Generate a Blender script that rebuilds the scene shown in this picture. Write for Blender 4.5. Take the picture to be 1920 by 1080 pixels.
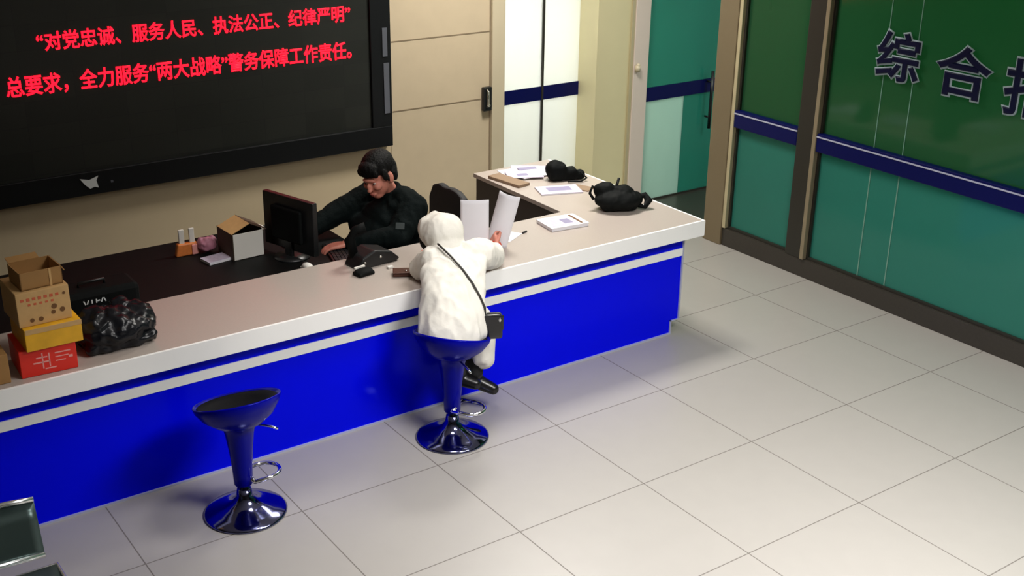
import bpy, bmesh, math, random
from mathutils import Vector, Matrix, noise, Euler
random.seed(7)
PI = math.pi
S = bpy.context.scene
C = S.collection
for o in list(bpy.data.objects): bpy.data.objects.remove(o)

# ---------------------------------------------------------------- camera
def make_camera():
    yaw, pitch, roll = 0.6197, 0.3872, 0.0148
    cy, sy, cp, sp = math.cos(yaw), math.sin(yaw), math.cos(pitch), math.sin(pitch)
    fwd = Vector((sy*cp, cy*cp, -sp)); right = Vector((cy, -sy, 0)); up = right.cross(fwd)
    c, s = math.cos(roll), math.sin(roll)
    r2 = c*right + s*up; u2 = -s*right + c*up
    m = Matrix((r2, u2, -fwd)).transposed().to_4x4()
    m.translation = Vector((-2.1237, -3.2410, 3.3094))
    d = bpy.data.cameras.new('camera'); d.sensor_width = 36; d.lens = 2234.18/1920*36
    d.clip_start = .05
    o = bpy.data.objects.new('camera', d); C.objects.link(o); o.matrix_world = m
    S.camera = o
make_camera()

# ---------------------------------------------------------------- world, lights, exposure
w = bpy.data.worlds.new('world'); S.world = w; w.use_nodes = True
w.node_tree.nodes['Background'].inputs[0].default_value = (.8, .9, 1, 1)
w.node_tree.nodes['Background'].inputs[1].default_value = .05
S.view_settings.view_transform = 'Standard'; S.view_settings.look = 'None'
S.view_settings.gamma = 1; S.view_settings.use_curve_mapping = False
S.view_settings.exposure = 0.25

def area(name, loc, size, power, color=(1, 1, 1), rot=(0, 0, 0), spread=180):
    d = bpy.data.lights.new(name, 'AREA'); d.shape = 'RECTANGLE'; d.size, d.size_y = size
    d.energy = power; d.color = color; d.spread = math.radians(spread)
    o = bpy.data.objects.new(name, d); C.objects.link(o); o.location = loc; o.rotation_euler = rot
    return o
area('ceiling_lamp', (1.6, -1.2, 3.5), (1.6, 1.2), 150, (1, .975, .96), spread=135)
area('ceiling_lamp', (2.9, 3.3, 3.5), (1.0, .6), 62, (1, .96, .9), spread=140)
area('ceiling_lamp', (.7, 1.0, 3.5), (.6, .6), 16, (1, .96, .93), spread=115)
area('corridor_lamp', (3.6, 5.5, 2.6), (1.6, .5), 75, (1, 1, .98), (math.radians(35), 0, 0))
area('side_room_lamp', (6.2, 1.0, 3.4), (1.2, 1.2), 70, (.9, 1, .95))
area('passage_lamp', (5.6, 6.0, 3.2), (.8, .8), 25, (.9, 1, .95))

# ---------------------------------------------------------------- materials
def mat(name, col, rough=.5, metal=0, spec=.5, coat=0, bump=0, bscale=60, var=0, vscale=8, emit=None, estr=0, stint=None):
    m = bpy.data.materials.new(name); m.use_nodes = True
    nt = m.node_tree; b = nt.nodes['Principled BSDF']
    b.inputs['Base Color'].default_value = (*col, 1); b.inputs['Roughness'].default_value = rough
    b.inputs['Metallic'].default_value = metal; b.inputs['Specular IOR Level'].default_value = spec
    b.inputs['Coat Weight'].default_value = coat; b.inputs['Coat Roughness'].default_value = .06
    if emit: b.inputs['Emission Color'].default_value = (*emit, 1); b.inputs['Emission Strength'].default_value = estr
    if stint: b.inputs['Specular Tint'].default_value = (*stint, 1)
    tc = nt.nodes.new('ShaderNodeTexCoord')
    if bump:
        n = nt.nodes.new('ShaderNodeTexNoise'); n.inputs['Scale'].default_value = bscale; n.inputs['Detail'].default_value = 4
        bp = nt.nodes.new('ShaderNodeBump'); bp.inputs['Strength'].default_value = bump; bp.inputs['Distance'].default_value = .01
        nt.links.new(tc.outputs['Object'], n.inputs['Vector']); nt.links.new(n.outputs['Fac'], bp.inputs['Height'])
        nt.links.new(bp.outputs[0], b.inputs['Normal'])
    n = nt.nodes.new('ShaderNodeTexNoise'); n.inputs['Scale'].default_value = vscale; n.inputs['Detail'].default_value = 3
    mx = nt.nodes.new('ShaderNodeMix'); mx.data_type = 'RGBA'
    v = var if var else .03
    mx.inputs['A'].default_value = (*[c*(1-v) for c in col], 1); mx.inputs['B'].default_value = (*[min(1, c*(1+v)) for c in col], 1)
    nt.links.new(tc.outputs['Object'], n.inputs['Vector']); nt.links.new(n.outputs['Fac'], mx.inputs['Factor'])
    nt.links.new(mx.outputs['Result'], b.inputs['Base Color'])
    return m

def glass_mat(name, tint, trans, film, rough=.08, translucent=.5, gloss=.08):
    """film-covered glass: tinted see-through share, milky film share, mirror share"""
    m = bpy.data.materials.new(name); m.use_nodes = True; nt = m.node_tree
    for n in list(nt.nodes): nt.nodes.remove(n)
    out = nt.nodes.new('ShaderNodeOutputMaterial')
    t = nt.nodes.new('ShaderNodeBsdfTransparent'); t.inputs[0].default_value = (*tint, 1)
    d = nt.nodes.new('ShaderNodeBsdfDiffuse'); d.inputs[0].default_value = (*film, 1)
    tl = nt.nodes.new('ShaderNodeBsdfTranslucent'); tl.inputs[0].default_value = (*film, 1)
    g = nt.nodes.new('ShaderNodeBsdfGlossy'); g.inputs['Roughness'].default_value = rough
    no = nt.nodes.new('ShaderNodeTexNoise'); no.inputs['Scale'].default_value = 1.2
    mr = nt.nodes.new('ShaderNodeMapRange'); mr.inputs[3].default_value = max(0, trans-.08); mr.inputs[4].default_value = min(1, trans+.08)
    nt.links.new(no.outputs['Fac'], mr.inputs[0])
    m1 = nt.nodes.new('ShaderNodeMixShader'); m1.inputs[0].default_value = translucent
    m2 = nt.nodes.new('ShaderNodeMixShader'); m3 = nt.nodes.new('ShaderNodeMixShader'); m3.inputs[0].default_value = gloss
    nt.links.new(d.outputs[0], m1.inputs[1]); nt.links.new(tl.outputs[0], m1.inputs[2])
    nt.links.new(mr.outputs[0], m2.inputs[0]); nt.links.new(m1.outputs[0], m2.inputs[1]); nt.links.new(t.outputs[0], m2.inputs[2])
    nt.links.new(m2.outputs[0], m3.inputs[1]); nt.links.new(g.outputs[0], m3.inputs[2])
    nt.links.new(m3.outputs[0], out.inputs[0])
    return m

def floor_mat():
    m = mat('floor_tile', (.355, .337, .31), .34, spec=.4); nt = m.node_tree; b = nt.nodes['Principled BSDF']
    tc = nt.nodes.new('ShaderNodeTexCoord'); sep = nt.nodes.new('ShaderNodeSeparateXYZ'); nt.links.new(tc.outputs['Object'], sep.inputs[0])
    def line(sock, pitch, hw):
        a = nt.nodes.new('ShaderNodeMath'); a.operation = 'DIVIDE'; a.inputs[1].default_value = pitch; nt.links.new(sock, a.inputs[0])
        f = nt.nodes.new('ShaderNodeMath'); f.operation = 'FRACT'; nt.links.new(a.outputs[0], f.inputs[0])
        s = nt.nodes.new('ShaderNodeMath'); s.operation = 'SUBTRACT'; s.inputs[1].default_value = .5; nt.links.new(f.outputs[0], s.inputs[0])
        ab = nt.nodes.new('ShaderNodeMath'); ab.operation = 'ABSOLUTE'; nt.links.new(s.outputs[0], ab.inputs[0])
        g = nt.nodes.new('ShaderNodeMath'); g.operation = 'GREATER_THAN'; g.inputs[1].default_value = .5-hw/pitch; nt.links.new(ab.outputs[0], g.inputs[0])
        return g
    gx = line(sep.outputs['X'], .8, .003); gy = line(sep.outputs['Y'], .7594, .003)
    mxm = nt.nodes.new('ShaderNodeMath'); mxm.operation = 'MAXIMUM'
    nt.links.new(gx.outputs[0], mxm.inputs[0]); nt.links.new(gy.outputs[0], mxm.inputs[1])
    old = b.inputs['Base Color'].links[0].from_socket
    mix = nt.nodes.new('ShaderNodeMix'); mix.data_type = 'RGBA'; mix.inputs['B'].default_value = (.15, .135, .12, 1)
    nt.links.new(mxm.outputs[0], mix.inputs['Factor']); nt.links.new(old, mix.inputs['A']); nt.links.new(mix.outputs['Result'], b.inputs['Base Color'])
    r = nt.nodes.new('ShaderNodeMapRange'); r.inputs[3].default_value = .32; r.inputs[4].default_value = .7
    nt.links.new(mxm.outputs[0], r.inputs[0]); nt.links.new(r.outputs[0], b.inputs['Roughness'])
    return m

def led_mat():
    m = mat('led_modules', (.022, .025, .022), .45); nt = m.node_tree; b = nt.nodes['Principled BSDF']
    tc = nt.nodes.new('ShaderNodeTexCoord'); mp = nt.nodes.new('ShaderNodeMapping'); mp.inputs['Rotation'].default_value = (PI/2, 0, 0)
    br = nt.nodes.new('ShaderNodeTexBrick'); br.offset = 0; br.inputs['Scale'].default_value = 1
    br.inputs['Brick Width'].default_value = .32; br.inputs['Row Height'].default_value = .16; br.inputs['Mortar Size'].default_value = .002
    br.inputs['Color1'].default_value = (.014, .016, .013, 1); br.inputs['Color2'].default_value = (.020, .022, .018, 1); br.inputs['Mortar'].default_value = (.012, .012, .012, 1)
    nt.links.new(tc.outputs['Object'], mp.inputs[0]); nt.links.new(mp.outputs[0], br.inputs['Vector']); nt.links.new(br.outputs['Color'], b.inputs['Base Color'])
    return m

M = dict(
 floor=floor_mat(), wall=mat('cream_paint', (.60, .49, .32), .6, bump=.05, bscale=200),
 ceil=mat('ceiling_paint', (.75, .74, .7), .8), door=mat('beige_door_panel', (.62, .51, .35), .45, var=.06),
 groove=mat('groove_shadow_gap', (.25, .19, .12), .7), frame=mat('beige_frame', (.62, .54, .38), .4),
 yellow=mat('pale_yellow_paint', (.66, .6, .36), .55), jamb=mat('pinkish_jamb', (.7, .6, .52), .5),
 blk=mat('black_frame', (.006, .007, .008), .45, spec=.3), led=led_mat(),
 red_led=mat('red_led', (.6, .01, .02), .5, emit=(1, .004, .016), estr=2.8),
 white_mark=mat('white_mark', (.75, .78, .78), .5), grey=mat('grey_metal', (.16, .17, .2), .4, metal=.4),
 navy=mat('navy_strip', (.001, .003, .07), .4, spec=.2), navyl=mat('pale_highlight', (.45, .47, .6), .4),
 letter=mat('navy_acrylic', (.002, .004, .03), .4, spec=.2), letter_edge=mat('silver_edge', (.33, .42, .46), .6),
 post=mat('brown_metal_frame', (.20, .155, .09), .45, metal=.2), dark=mat('dark_bronze_frame', (.028, .026, .02), .4, metal=.2),
 gold=mat('champagne_edge', (.55, .48, .3), .4, metal=.3), sill_and_shade=mat('dark_granite_sill_and_shade', (.035, .030, .024), .3, var=.3, vscale=60),
 blue=mat('gloss_blue_panel', (.0, .002, .88), .22, spec=.16, coat=.03, stint=(.15, .22, 1)), stripe=mat('white_stripe', (.93, .94, .91), .35),
 edge=mat('white_counter_edge', (.97, .97, .95), .35), top=mat('worktop_laminate', (.46, .40, .355), .30, var=.06, vscale=90),
 alu=mat('aluminium_trim', (.5, .52, .66), .35, metal=.3), maroon=mat('dark_cabinet_board', (.022, .012, .012), .5),
 desk=mat('black_desk', (.004, .005, .005), .6, spec=.2), endp=mat('counter_end_board', (.45, .43, .38), .5),
 stool=mat('stool_blue_plastic', (.0005, .001, .26), .25, spec=.22, coat=.05, stint=(.2, .25, 1)), chrome=mat('chrome', (.75, .76, .8), .08, metal=1),
 bluechrome=mat('chrome_base', (.17, .18, .34), .10, metal=1), rubber=mat('black_rubber', (.01, .01, .01), .7),
 steel=mat('perforated_steel', (.07, .105, .10), .35, metal=.6), steel_edge=mat('bright_steel_edge', (.8, .82, .82), .2, metal=.9),
 card=mat('cardboard', (.36, .19, .06), .75, var=.1), card2=mat('pale_printed_card', (.60, .37, .15), .7, var=.12, vscale=30),
 yel=mat('yellow_card', (.80, .42, .015), .5, var=.25, vscale=14), redb=mat('red_card', (.78, .025, .012), .5, var=.08),
 pink=mat('pink_print', (.85, .35, .32), .6), brown=mat('brown_print', (.16, .07, .02), .7), redprint=mat('red_print', (.6, .12, .05), .7),
 cardw=mat('white_card', (.78, .76, .70), .6), cardd=mat('brown_card_inside', (.10, .065, .04), .7),
 bag=mat('black_plastic_bag', (.005, .006, .009), .27, spec=.35, bump=.4, bscale=22), blkm=mat('black_matt', (.004, .005, .005), .7, spec=.12),
 blkp=mat('black_plastic', (.010, .011, .012), .35), paper=mat('white_paper', (.82, .81, .86), .7), lilac=mat('printed_paper', (.62, .57, .70), .7, var=.25, vscale=60),
 print=mat('grey_print', (.30, .28, .42), .7), orange=mat('orange_wrapper', (.75, .22, .05), .4, var=.3, vscale=40), pinkp=mat('pink_paper', (.45, .18, .25), .6, var=.3, vscale=25),
 leather=mat('brown_leather', (.07, .02, .010), .4, bump=.2), silver=mat('silver', (.75, .75, .7), .25, metal=1),
 skin=mat('skin', (.66, .25, .18), .5, bump=.1, bscale=300), lip=mat('lip', (.45, .13, .11), .5), eyew=mat('eye_white', (.7, .68, .65), .3), iris=mat('iris', (.02, .012, .01), .2),
 hair=mat('black_hair', (.003, .003, .003), .6, spec=.2, bump=.6, bscale=150), uni=mat('black_uniform', (.003, .006, .006), .85, spec=.1, bump=.3, bscale=90),
 badge=mat('grey_badge', (.05, .065, .065), .6), coat=mat('cream_coat', (.80, .775, .70), .8, bump=.25, bscale=35), trousers=mat('black_trousers', (.007, .007, .008), .8),
 boot=mat('black_boots', (.006, .006, .007), .3), pleather=mat('patent_black_bag', (.007, .007, .009), .18, spec=.6), strap=mat('dark_strap', (.03, .028, .025), .5),
 joint=mat('joint_line', (.16, .32, .25), .3),
 olive=mat('bounce_cut_olive', (.2, .19, .13), .7), black_vinyl=mat('black_vinyl', (.003, .003, .004), .6, spec=.12), postl=mat('bronze_edge', (.27, .22, .14), .4, metal=.2),
 coral=mat('coral_red', (.6, .06, .03), .4), mesh=mat('black_mesh_back', (.009, .009, .010), .7), key=mat('black_keys', (.012, .012, .014), .5),
 screen=mat('monitor_screen', (.02, .03, .05), .15), folder=mat('brown_folder', (.28, .19, .12), .6),
 glass_w=glass_mat('frosted_white_glass', (.9, .95, .93), .18, (.86, .88, .86), translucent=.6, gloss=.04),
 glass_up=glass_mat('green_tinted_glass', (.16, .44, .22), .45, (.045, .17, .08), translucent=.5, gloss=.025),
 glass_lo=glass_mat('teal_frosted_glass', (.16, .5, .40), .22, (.065, .33, .265), translucent=.5, gloss=.025),
 glass_dn=glass_mat('green_door_glass', (.16, .52, .42), .38, (.065, .36, .29), translucent=.5, gloss=.03),
 glass_dp=glass_mat('pale_frosted_door_film', (.6, .8, .75), .2, (.60, .80, .72), translucent=.5, gloss=.06),
)

# ---------------------------------------------------------------- object helpers
def link(name, me, m=None, parent=None, smooth=False):
    if m: me.materials.clear(); me.materials.append(M[m] if isinstance(m, str) else m)
    if smooth:
        for p in me.polygons: p.use_smooth = True
    o = bpy.data.objects.new(name, me); C.objects.link(o)
    if parent: o.parent = parent
    return o
def from_bm(name, bm, m, parent=None, smooth=False):
    me = bpy.data.meshes.new(name); bm.normal_update(); bm.to_mesh(me); bm.free()
    return link(name, me, m, parent, smooth)
def tag(o, label, cat, group=None):
    o['label'] = label; o['category'] = cat
    if group: o['group'] = group
    return o
def thing(name, label, cat, loc=(0, 0, 0), rz=0, group=None):
    o = bpy.data.objects.new(name, None); C.objects.link(o); o.location = loc; o.rotation_euler = (0, 0, rz); o.empty_display_size = .1
    return tag(o, label, cat, group)
def structure(o): o['kind'] = 'structure'; return o
def bx(bm, lo, hi, bev=0, mtx=None, seg=2):
    lo, hi = Vector(lo), Vector(hi); t = bmesh.new()
    bmesh.ops.create_cube(t, size=1)
    for v in t.verts: v.co = Vector(((v.co.x+.5)*(hi.x-lo.x)+lo.x, (v.co.y+.5)*(hi.y-lo.y)+lo.y, (v.co.z+.5)*(hi.z-lo.z)+lo.z))
    if bev: bmesh.ops.bevel(t, geom=t.edges[:], offset=bev, segments=seg, affect='EDGES', profile=.5)
    if mtx: bmesh.ops.transform(t, matrix=mtx, verts=t.verts)
    add(bm, t)
def add(bm, t):
    me = bpy.data.meshes.new('t'); t.to_mesh(me); t.free(); bm.from_mesh(me); bpy.data.meshes.remove(me)
def boxes(name, m, parent, *items, bev=0, mtx=None):
    bm = bmesh.new()
    for lo, hi in items: bx(bm, lo, hi, bev, mtx)
    return from_bm(name, bm, m, parent)
def prism(bm, pts, z0, z1, mtx=None, bev=0):
    t = bmesh.new(); a = [t.verts.new((x, y, z0)) for x, y in pts]; b = [t.verts.new((x, y, z1)) for x, y in pts]
    t.faces.new(a[::-1]); t.faces.new(b)
    for i in range(len(pts)): j = (i+1) % len(pts); t.faces.new((a[i], a[j], b[j], b[i]))
    bmesh.ops.recalc_face_normals(t, faces=t.faces)
    if bev: bmesh.ops.bevel(t, geom=t.edges[:], offset=bev, segments=2, affect='EDGES', profile=.5)
    if mtx: bmesh.ops.transform(t, matrix=mtx, verts=t.verts)
    add(bm, t)
def lathe(bm, prof, n=48, mtx=None, tilt=None):
    t = bmesh.new(); rings = []
    for r, z in prof:
        if r < 1e-5: rings.append([t.verts.new((0, 0, z))]); continue
        rings.append([t.verts.new((r*math.cos(2*PI*k/n), r*math.sin(2*PI*k/n), z)) for k in range(n)])
    for a, b in zip(rings, rings[1:]):
        for k in range(n):
            l = (k+1) % n
            f = [a[k % len(a)], a[l % len(a)], b[l % len(b)], b[k % len(b)]]
            u = []
            for v in f:
                if v not in u: u.append(v)
            if len(u) > 2: t.faces.new(u)
    if tilt:
        for v in t.verts: v.co = tilt(v.co)
    bmesh.ops.recalc_face_normals(t, faces=t.faces)
    if mtx: bmesh.ops.transform(t, matrix=mtx, verts=t.verts)
    add(bm, t)
def tube(bm, pts, r, n=12, closed=False):
    pts = [Vector(p) for p in pts]; N = len(pts)
    rr = r if isinstance(r, (list, tuple)) else [r]*N
    t = bmesh.new(); rings = []; pu = None
    for i, p in enumerate(pts):
        if closed: d = pts[(i+1) % N]-pts[i-1]
        else: d = pts[min(i+1, N-1)]-pts[max(i-1, 0)]
        d.normalize()
        u = (pu - d*pu.dot(d)) if pu else d.orthogonal()
        u.normalize(); pu = u; v = d.cross(u)
        rings.append([t.verts.new(p+(u*math.cos(2*PI*k/n)+v*math.sin(2*PI*k/n))*rr[i]) for k in range(n)])
    pairs = list(zip(rings, rings[1:]))+([(rings[-1], rings[0])] if closed else [])
    for a, b in pairs:
        for k in range(n): t.faces.new((a[k], a[(k+1) % n], b[(k+1) % n], b[k]))
    if not closed: t.faces.new(rings[0][::-1]); t.faces.new(rings[-1])
    bmesh.ops.recalc_face_normals(t, faces=t.faces)
    add(bm, t)
def ell(bm, c, r, rot=None, sub=3):
    t = bmesh.new(); bmesh.ops.create_icosphere(t, subdivisions=sub, radius=1)
    r = (r, r, r) if isinstance(r, (int, float)) else r
    m = Matrix.Translation(Vector(c)) @ (rot.to_4x4() if rot else Matrix.Identity(4)) @ Matrix.Diagonal((*r, 1))
    bmesh.ops.transform(t, matrix=m, verts=t.verts); add(bm, t)
def limb(bm, pts, radii):
    """chain of tapered capsules"""
    for (p, r), (q, s) in zip(zip(pts, radii), list(zip(pts, radii))[1:]):
        p, q = Vector(p), Vector(q); n = max(2, int((q-p).length/(.5*min(r, s)))+1)
        for k in range(n+1):
            f = k/n; ell(bm, p.lerp(q, f), r+(s-r)*f, sub=2)
def loft(bm, secs, n=40, sub=8, power=2.3):
    secs = [(Vector(c), a, b) for c, a, b in secs]; t = bmesh.new(); rings = []
    def cr(p0, p1, p2, p3, f): return .5*((2*p1)+(p2-p0)*f+(2*p0-5*p1+4*p2-p3)*f*f+(3*p1-p0-3*p2+p3)*f**3)
    N = len(secs)
    for i in range(N-1):
        q = [secs[max(0, min(N-1, i+d))] for d in (-1, 0, 1, 2)]
        for k in range(sub+(i == N-2)):
            f = k/sub; c = cr(*[x[0] for x in q], f); a = cr(*[x[1] for x in q], f); b = cr(*[x[2] for x in q], f)
            ring = []
            for m in range(n):
                th = 2*PI*m/n; co, si = math.cos(th), math.sin(th)
                ring.append(t.verts.new(c+Vector((a*math.copysign(abs(co)**(2/power), co), b*math.copysign(abs(si)**(2/power), si), 0))))
            rings.append(ring)
    for a, b in zip(rings, rings[1:]):
        for k in range(n): t.faces.new((a[k], a[(k+1) % n], b[(k+1) % n], b[k]))
    t.faces.new(rings[0][::-1]); t.faces.new(rings[-1]); bmesh.ops.recalc_face_normals(t, faces=t.faces); add(bm, t)
def flesh(name, bm, m, parent, voxel=.008, smooth=3, wr=0, wscale=(9, 9, 4), seed=0):
    """fuse overlapping closed shapes into one continuous smooth surface"""
    me = bpy.data.meshes.new('t'); bm.to_mesh(me); bm.free()
    o = bpy.data.objects.new('t', me); C.objects.link(o)
    r = o.modifiers.new('r', 'REMESH'); r.mode = 'VOXEL'; r.voxel_size = voxel
    s = o.modifiers.new('s', 'SMOOTH'); s.iterations = smooth; s.factor = .5
    bpy.context.view_layer.update()
    dg = bpy.context.evaluated_depsgraph_get()
    me2 = bpy.data.meshes.new_from_object(o.evaluated_get(dg)); bpy.data.objects.remove(o); bpy.data.meshes.remove(me)
    if wr:
        nn = [v.normal.copy() for v in me2.vertices]
        for v, n in zip(me2.vertices, nn):
            p = Vector((v.co.x*wscale[0]+seed, v.co.y*wscale[1], v.co.z*wscale[2]))
            h = 1-abs(noise.noise(p))*2.2; h2 = noise.noise(p*2.3)
            v.co += n*wr*(h*.7+h2*.5)
    return link(name, me2, m, parent, True)
def text_mesh(name, body, size, m, parent, mtx, extrude=.003, bold=0, fit=None, flat=0):
    c = bpy.data.curves.new('t', 'FONT'); c.body = body; c.size = size; c.extrude = extrude; c.bevel_depth = bold; c.bevel_resolution = 0
    o = bpy.data.objects.new('t', c); C.objects.link(o); bpy.context.view_layer.update()
    dg = bpy.context.evaluated_depsgraph_get(); me = bpy.data.meshes.new_from_object(o.evaluated_get(dg))
    bpy.data.objects.remove(o)
    xs = [v.co.x for v in me.vertices]; ys = [v.co.y for v in me.vertices]
    if fit:
        sx = fit[0]/(max(xs)-min(xs)); sy = fit[1]/(max(ys)-min(ys)) if fit[1] else 1
        for v in me.vertices: v.co.x = (v.co.x-min(xs))*sx; v.co.y = (v.co.y-min(ys))*sy
    if flat:
        for v in me.vertices: v.co.z *= flat
    me.transform(mtx)
    return link(name, me, m, parent)
FRONT = Matrix.Rotation(PI/2, 4, 'X')                      # text facing -Y
SIDE = Matrix.Rotation(-PI/2, 4, 'Z') @ FRONT              # text facing -X
T = Matrix.Translation

# ================================================================ SETTING
XR = 4.564; YB = 4.6; H = 3.6
structure(boxes('floor', 'floor', None, ((-7, -6, -.1), (9, 8, 0))))
structure(boxes('ceiling', 'ceil', None, ((-7, -6, H), (9, 8, H+.1))))
structure(boxes('wall_back', 'wall', None, ((-7, YB, 0), (2.30, YB+.15, H))))
structure(boxes('wall_left', 'olive', None, ((-6.1, -6, 0), (-6, YB, H))))  # out of view; this wall and wall_front coloured dark to cut bounced light
structure(boxes('wall_front', 'olive', None, ((-6, -5.6, 0), (8.5, -5.5, H))))
# wooden door leaf flush with the wall, right of the display
d1 = structure(boxes('door_1', 'door', None, ((2.30, YB-.005, 0), (3.22, YB+.06, H)), bev=.003))
structure(boxes('groove', 'groove', d1, ((2.32, YB-.0075, 1.095), (3.13, YB-.003, 1.103)), ((2.32, YB-.0075, 1.628), (3.21, YB-.003, 1.636)), ((3.212, YB-.0075, 0), (3.222, YB-.003, H))))
lk = boxes('door_lock', 'blkp', d1, ((3.135, YB-.045, 1.0), (3.215, YB-.004, 1.195)), bev=.008)
bm = bmesh.new(); tube(bm, [(3.16, YB-.05, 1.18), (3.16, YB-.075, 1.165), (3.16, YB-.075, 1.06), (3.16, YB-.05, 1.04)], .008)
from_bm('door_handle', bm, 'silver', lk, True)
bm = bmesh.new(); ell(bm, (3.185, YB-.047, 1.045), (.012, .006, .012)); from_bm('keyhole', bm, 'silver', lk, True)
structure(boxes('trim_1', 'frame', None, ((3.222, YB-.035, 0), (3.345, YB+.08, H)), bev=.006))
# white frosted sliding glass beside it
w1 = structure(boxes('window_1', 'dark', None, ((3.748, YB+.005, 0), (3.766, YB+.035, H))))
structure(boxes('pane', 'glass_w', w1, ((3.345, YB+.02, 0), (3.748, YB+.028, H)))); structure(boxes('pane', 'glass_w', w1, ((3.766, YB+.02, 0), (4.5, YB+.028, H))))
boxes('blue_band', 'navy', w1, ((3.345, YB+.010, 1.01), (3.747, YB+.019, 1.125)), ((3.767, YB+.010, 1.01), (4.5, YB+.019, 1.125)))
structure(boxes('wall_corridor', 'ceil', None, ((2.2, 6.3, 0), (5.2, 6.4, H)), ((2.1, YB+.15, 0), (2.2, 6.4, H))))
# yellow return, jamb and green glass door in the recess
YD = 4.38
structure(boxes('wall_return', 'yellow', None, ((4.14, YD, 0), (4.49, YB+.15, H))))
structure(boxes('trim_2', 'gold', None, ((4.49, YD-.02, 0), (4.525, YD+.02, H)), bev=.004))
tj = structure(boxes('trim_3', 'jamb', None, ((4.525, YD-.03, 0), (4.685, YD+.15, H)), bev=.005))
bm = bmesh.new(); lathe(bm, [(0, -.025), (.022, -.025), (.022, .025), (0, .025)], 16, T((4.556, YD-.045, 1.235))); ell(bm, (4.556, YD-.05, 1.262), .018, sub=2)
from_bm('hinge', bm, 'frame', tj, True)
d2 = structure(boxes('door_2', 'dark', None, ((4.686, YD, 0), (4.70, YD+.03, H)), ((4.70, YD, 0), (5.6, YD+.03, .02))))
structure(boxes('pane', 'glass_dp', d2, ((4.70, YD+.008, .02), (5.16, YD+.02, .92)))); structure(boxes('pane', 'glass_dn', d2, ((5.16, YD+.008, .02), (5.60, YD+.02, .92))))
structure(boxes('pane', 'glass_dn', d2, ((4.70, YD+.008, 1.04), (5.60, YD+.02, H))))
boxes('blue_band', 'navy', d2, ((4.70, YD-.002, .92), (5.60, YD+.021, 1.04)))
bm = bmesh.new(); tube(bm, [(5.43, YD-.06, .60), (5.43, YD-.06, 1.12)], .014)
for z in (.70, 1.02): tube(bm, [(5.43, YD-.06, z), (5.43, YD, z)], .009)
from_bm('door_handle', bm, 'blkp', d2, True)
structure(boxes('wall_passage', 'ceil', None, ((5.6, YD, 0), (8.5, YD+.12, H)), ((5.2, 7.2, 0), (8.5, 7.3, H)), ((5.1, YB+.2, 0), (5.2, 7.3, H))))
structure(boxes('passage_shade', 'sill_and_shade', None, ((XR+.02, 3.40, 0), (7.9, YD, .006))))  # dark sheet over the passage floor, standing in for its shade
# right glazed partition
structure(boxes('trim_4', 'post', None, ((XR-.03, 3.20, 0), (XR+.12, 3.40, H)), bev=.006))
structure(boxes('trim_5', 'gold', None, ((XR-.022, 3.165, .15), (XR+.03, 3.20, H)), bev=.004))
structure(boxes('trim_6', 'sill_and_shade', None, ((XR-.012, -5.5, 0), (XR+.14, 3.20, .145)), bev=.004))
structure(boxes('trim_7', 'dark', None, ((XR-.02, 2.37, .145), (XR+.1, 2.52, H)), bev=.005))
structure(boxes('trim_8', 'postl', None, ((XR-.028, 2.335, .145), (XR+.05, 2.37, H)), bev=.004))
def partition(n, y0, y1, joints):
    wn = structure(boxes('window_%d' % n, 'dark', None, ((XR+.01, y0, .145), (XR+.06, y1, .165)), ((XR+.01, y1-.02, .165), (XR+.06, y1, H)), ((XR+.01, y0, .165), (XR+.06, y0+.02, H))))
    structure(boxes('pane', 'glass_lo', wn, ((XR+.03, y0+.02, .165), (XR+.042, y1-.02, 1.0))))
    structure(boxes('pane', 'glass_up', wn, ((XR+.03, y0+.02, 1.105), (XR+.042, y1-.02, H))))
    boxes('blue_rail', 'navy', wn, ((XR-.02, y0, .985), (XR+.05, y1, 1.12)), bev=.006)
    boxes('rail_highlight', 'navyl', wn, ((XR-.024, y0, 1.092), (XR-.018, y1, 1.102)))  # painted highlight: pale strip for the bright line along the rail
    for y in joints: boxes('glass_joint', 'joint', wn, ((XR+.026, y, .165), (XR+.032, y+.008, .985)), ((XR+.026, y, 1.12), (XR+.032, y+.006, H)))
partition(2, 2.52, 3.165, [])
partition(3, -5.4, 2.335, [1.86, 1.62])
structure(boxes('wall_side_room', 'ceil', None, ((8.0, -5.5, 0), (8.1, YD, H))))
for y0 in (.0,): pass
# cut-out letters stuck on the glass
def letter(ch, yl, z, wdt, hgt, label):
    t = thing('sign_character', label, 'sign letter', (XR, yl, z), 0, 'characters stuck on the green glass')
    text_mesh('outline', ch, .3, 'letter_edge', t, T((.003, 0, 0)) @ SIDE, .004, .014, (wdt, hgt), .25)
    text_mesh('letter_face', ch, .3, 'letter', t, T((-.002, -.012, .012)) @ SIDE, .004, .006, (wdt-.024, hgt-.024), .5)
letter('综', 1.93, 1.60, .375, .35, 'dark navy character with pale outline, farthest along the green glass wall')
letter('合', 1.455, 1.585, .43, .35, 'roof-shaped navy character with pale outline, middle of the row on green glass')
letter('指', .95, 1.555, .38, .37, 'navy character with pale outline cut by the right edge of the picture')

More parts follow.
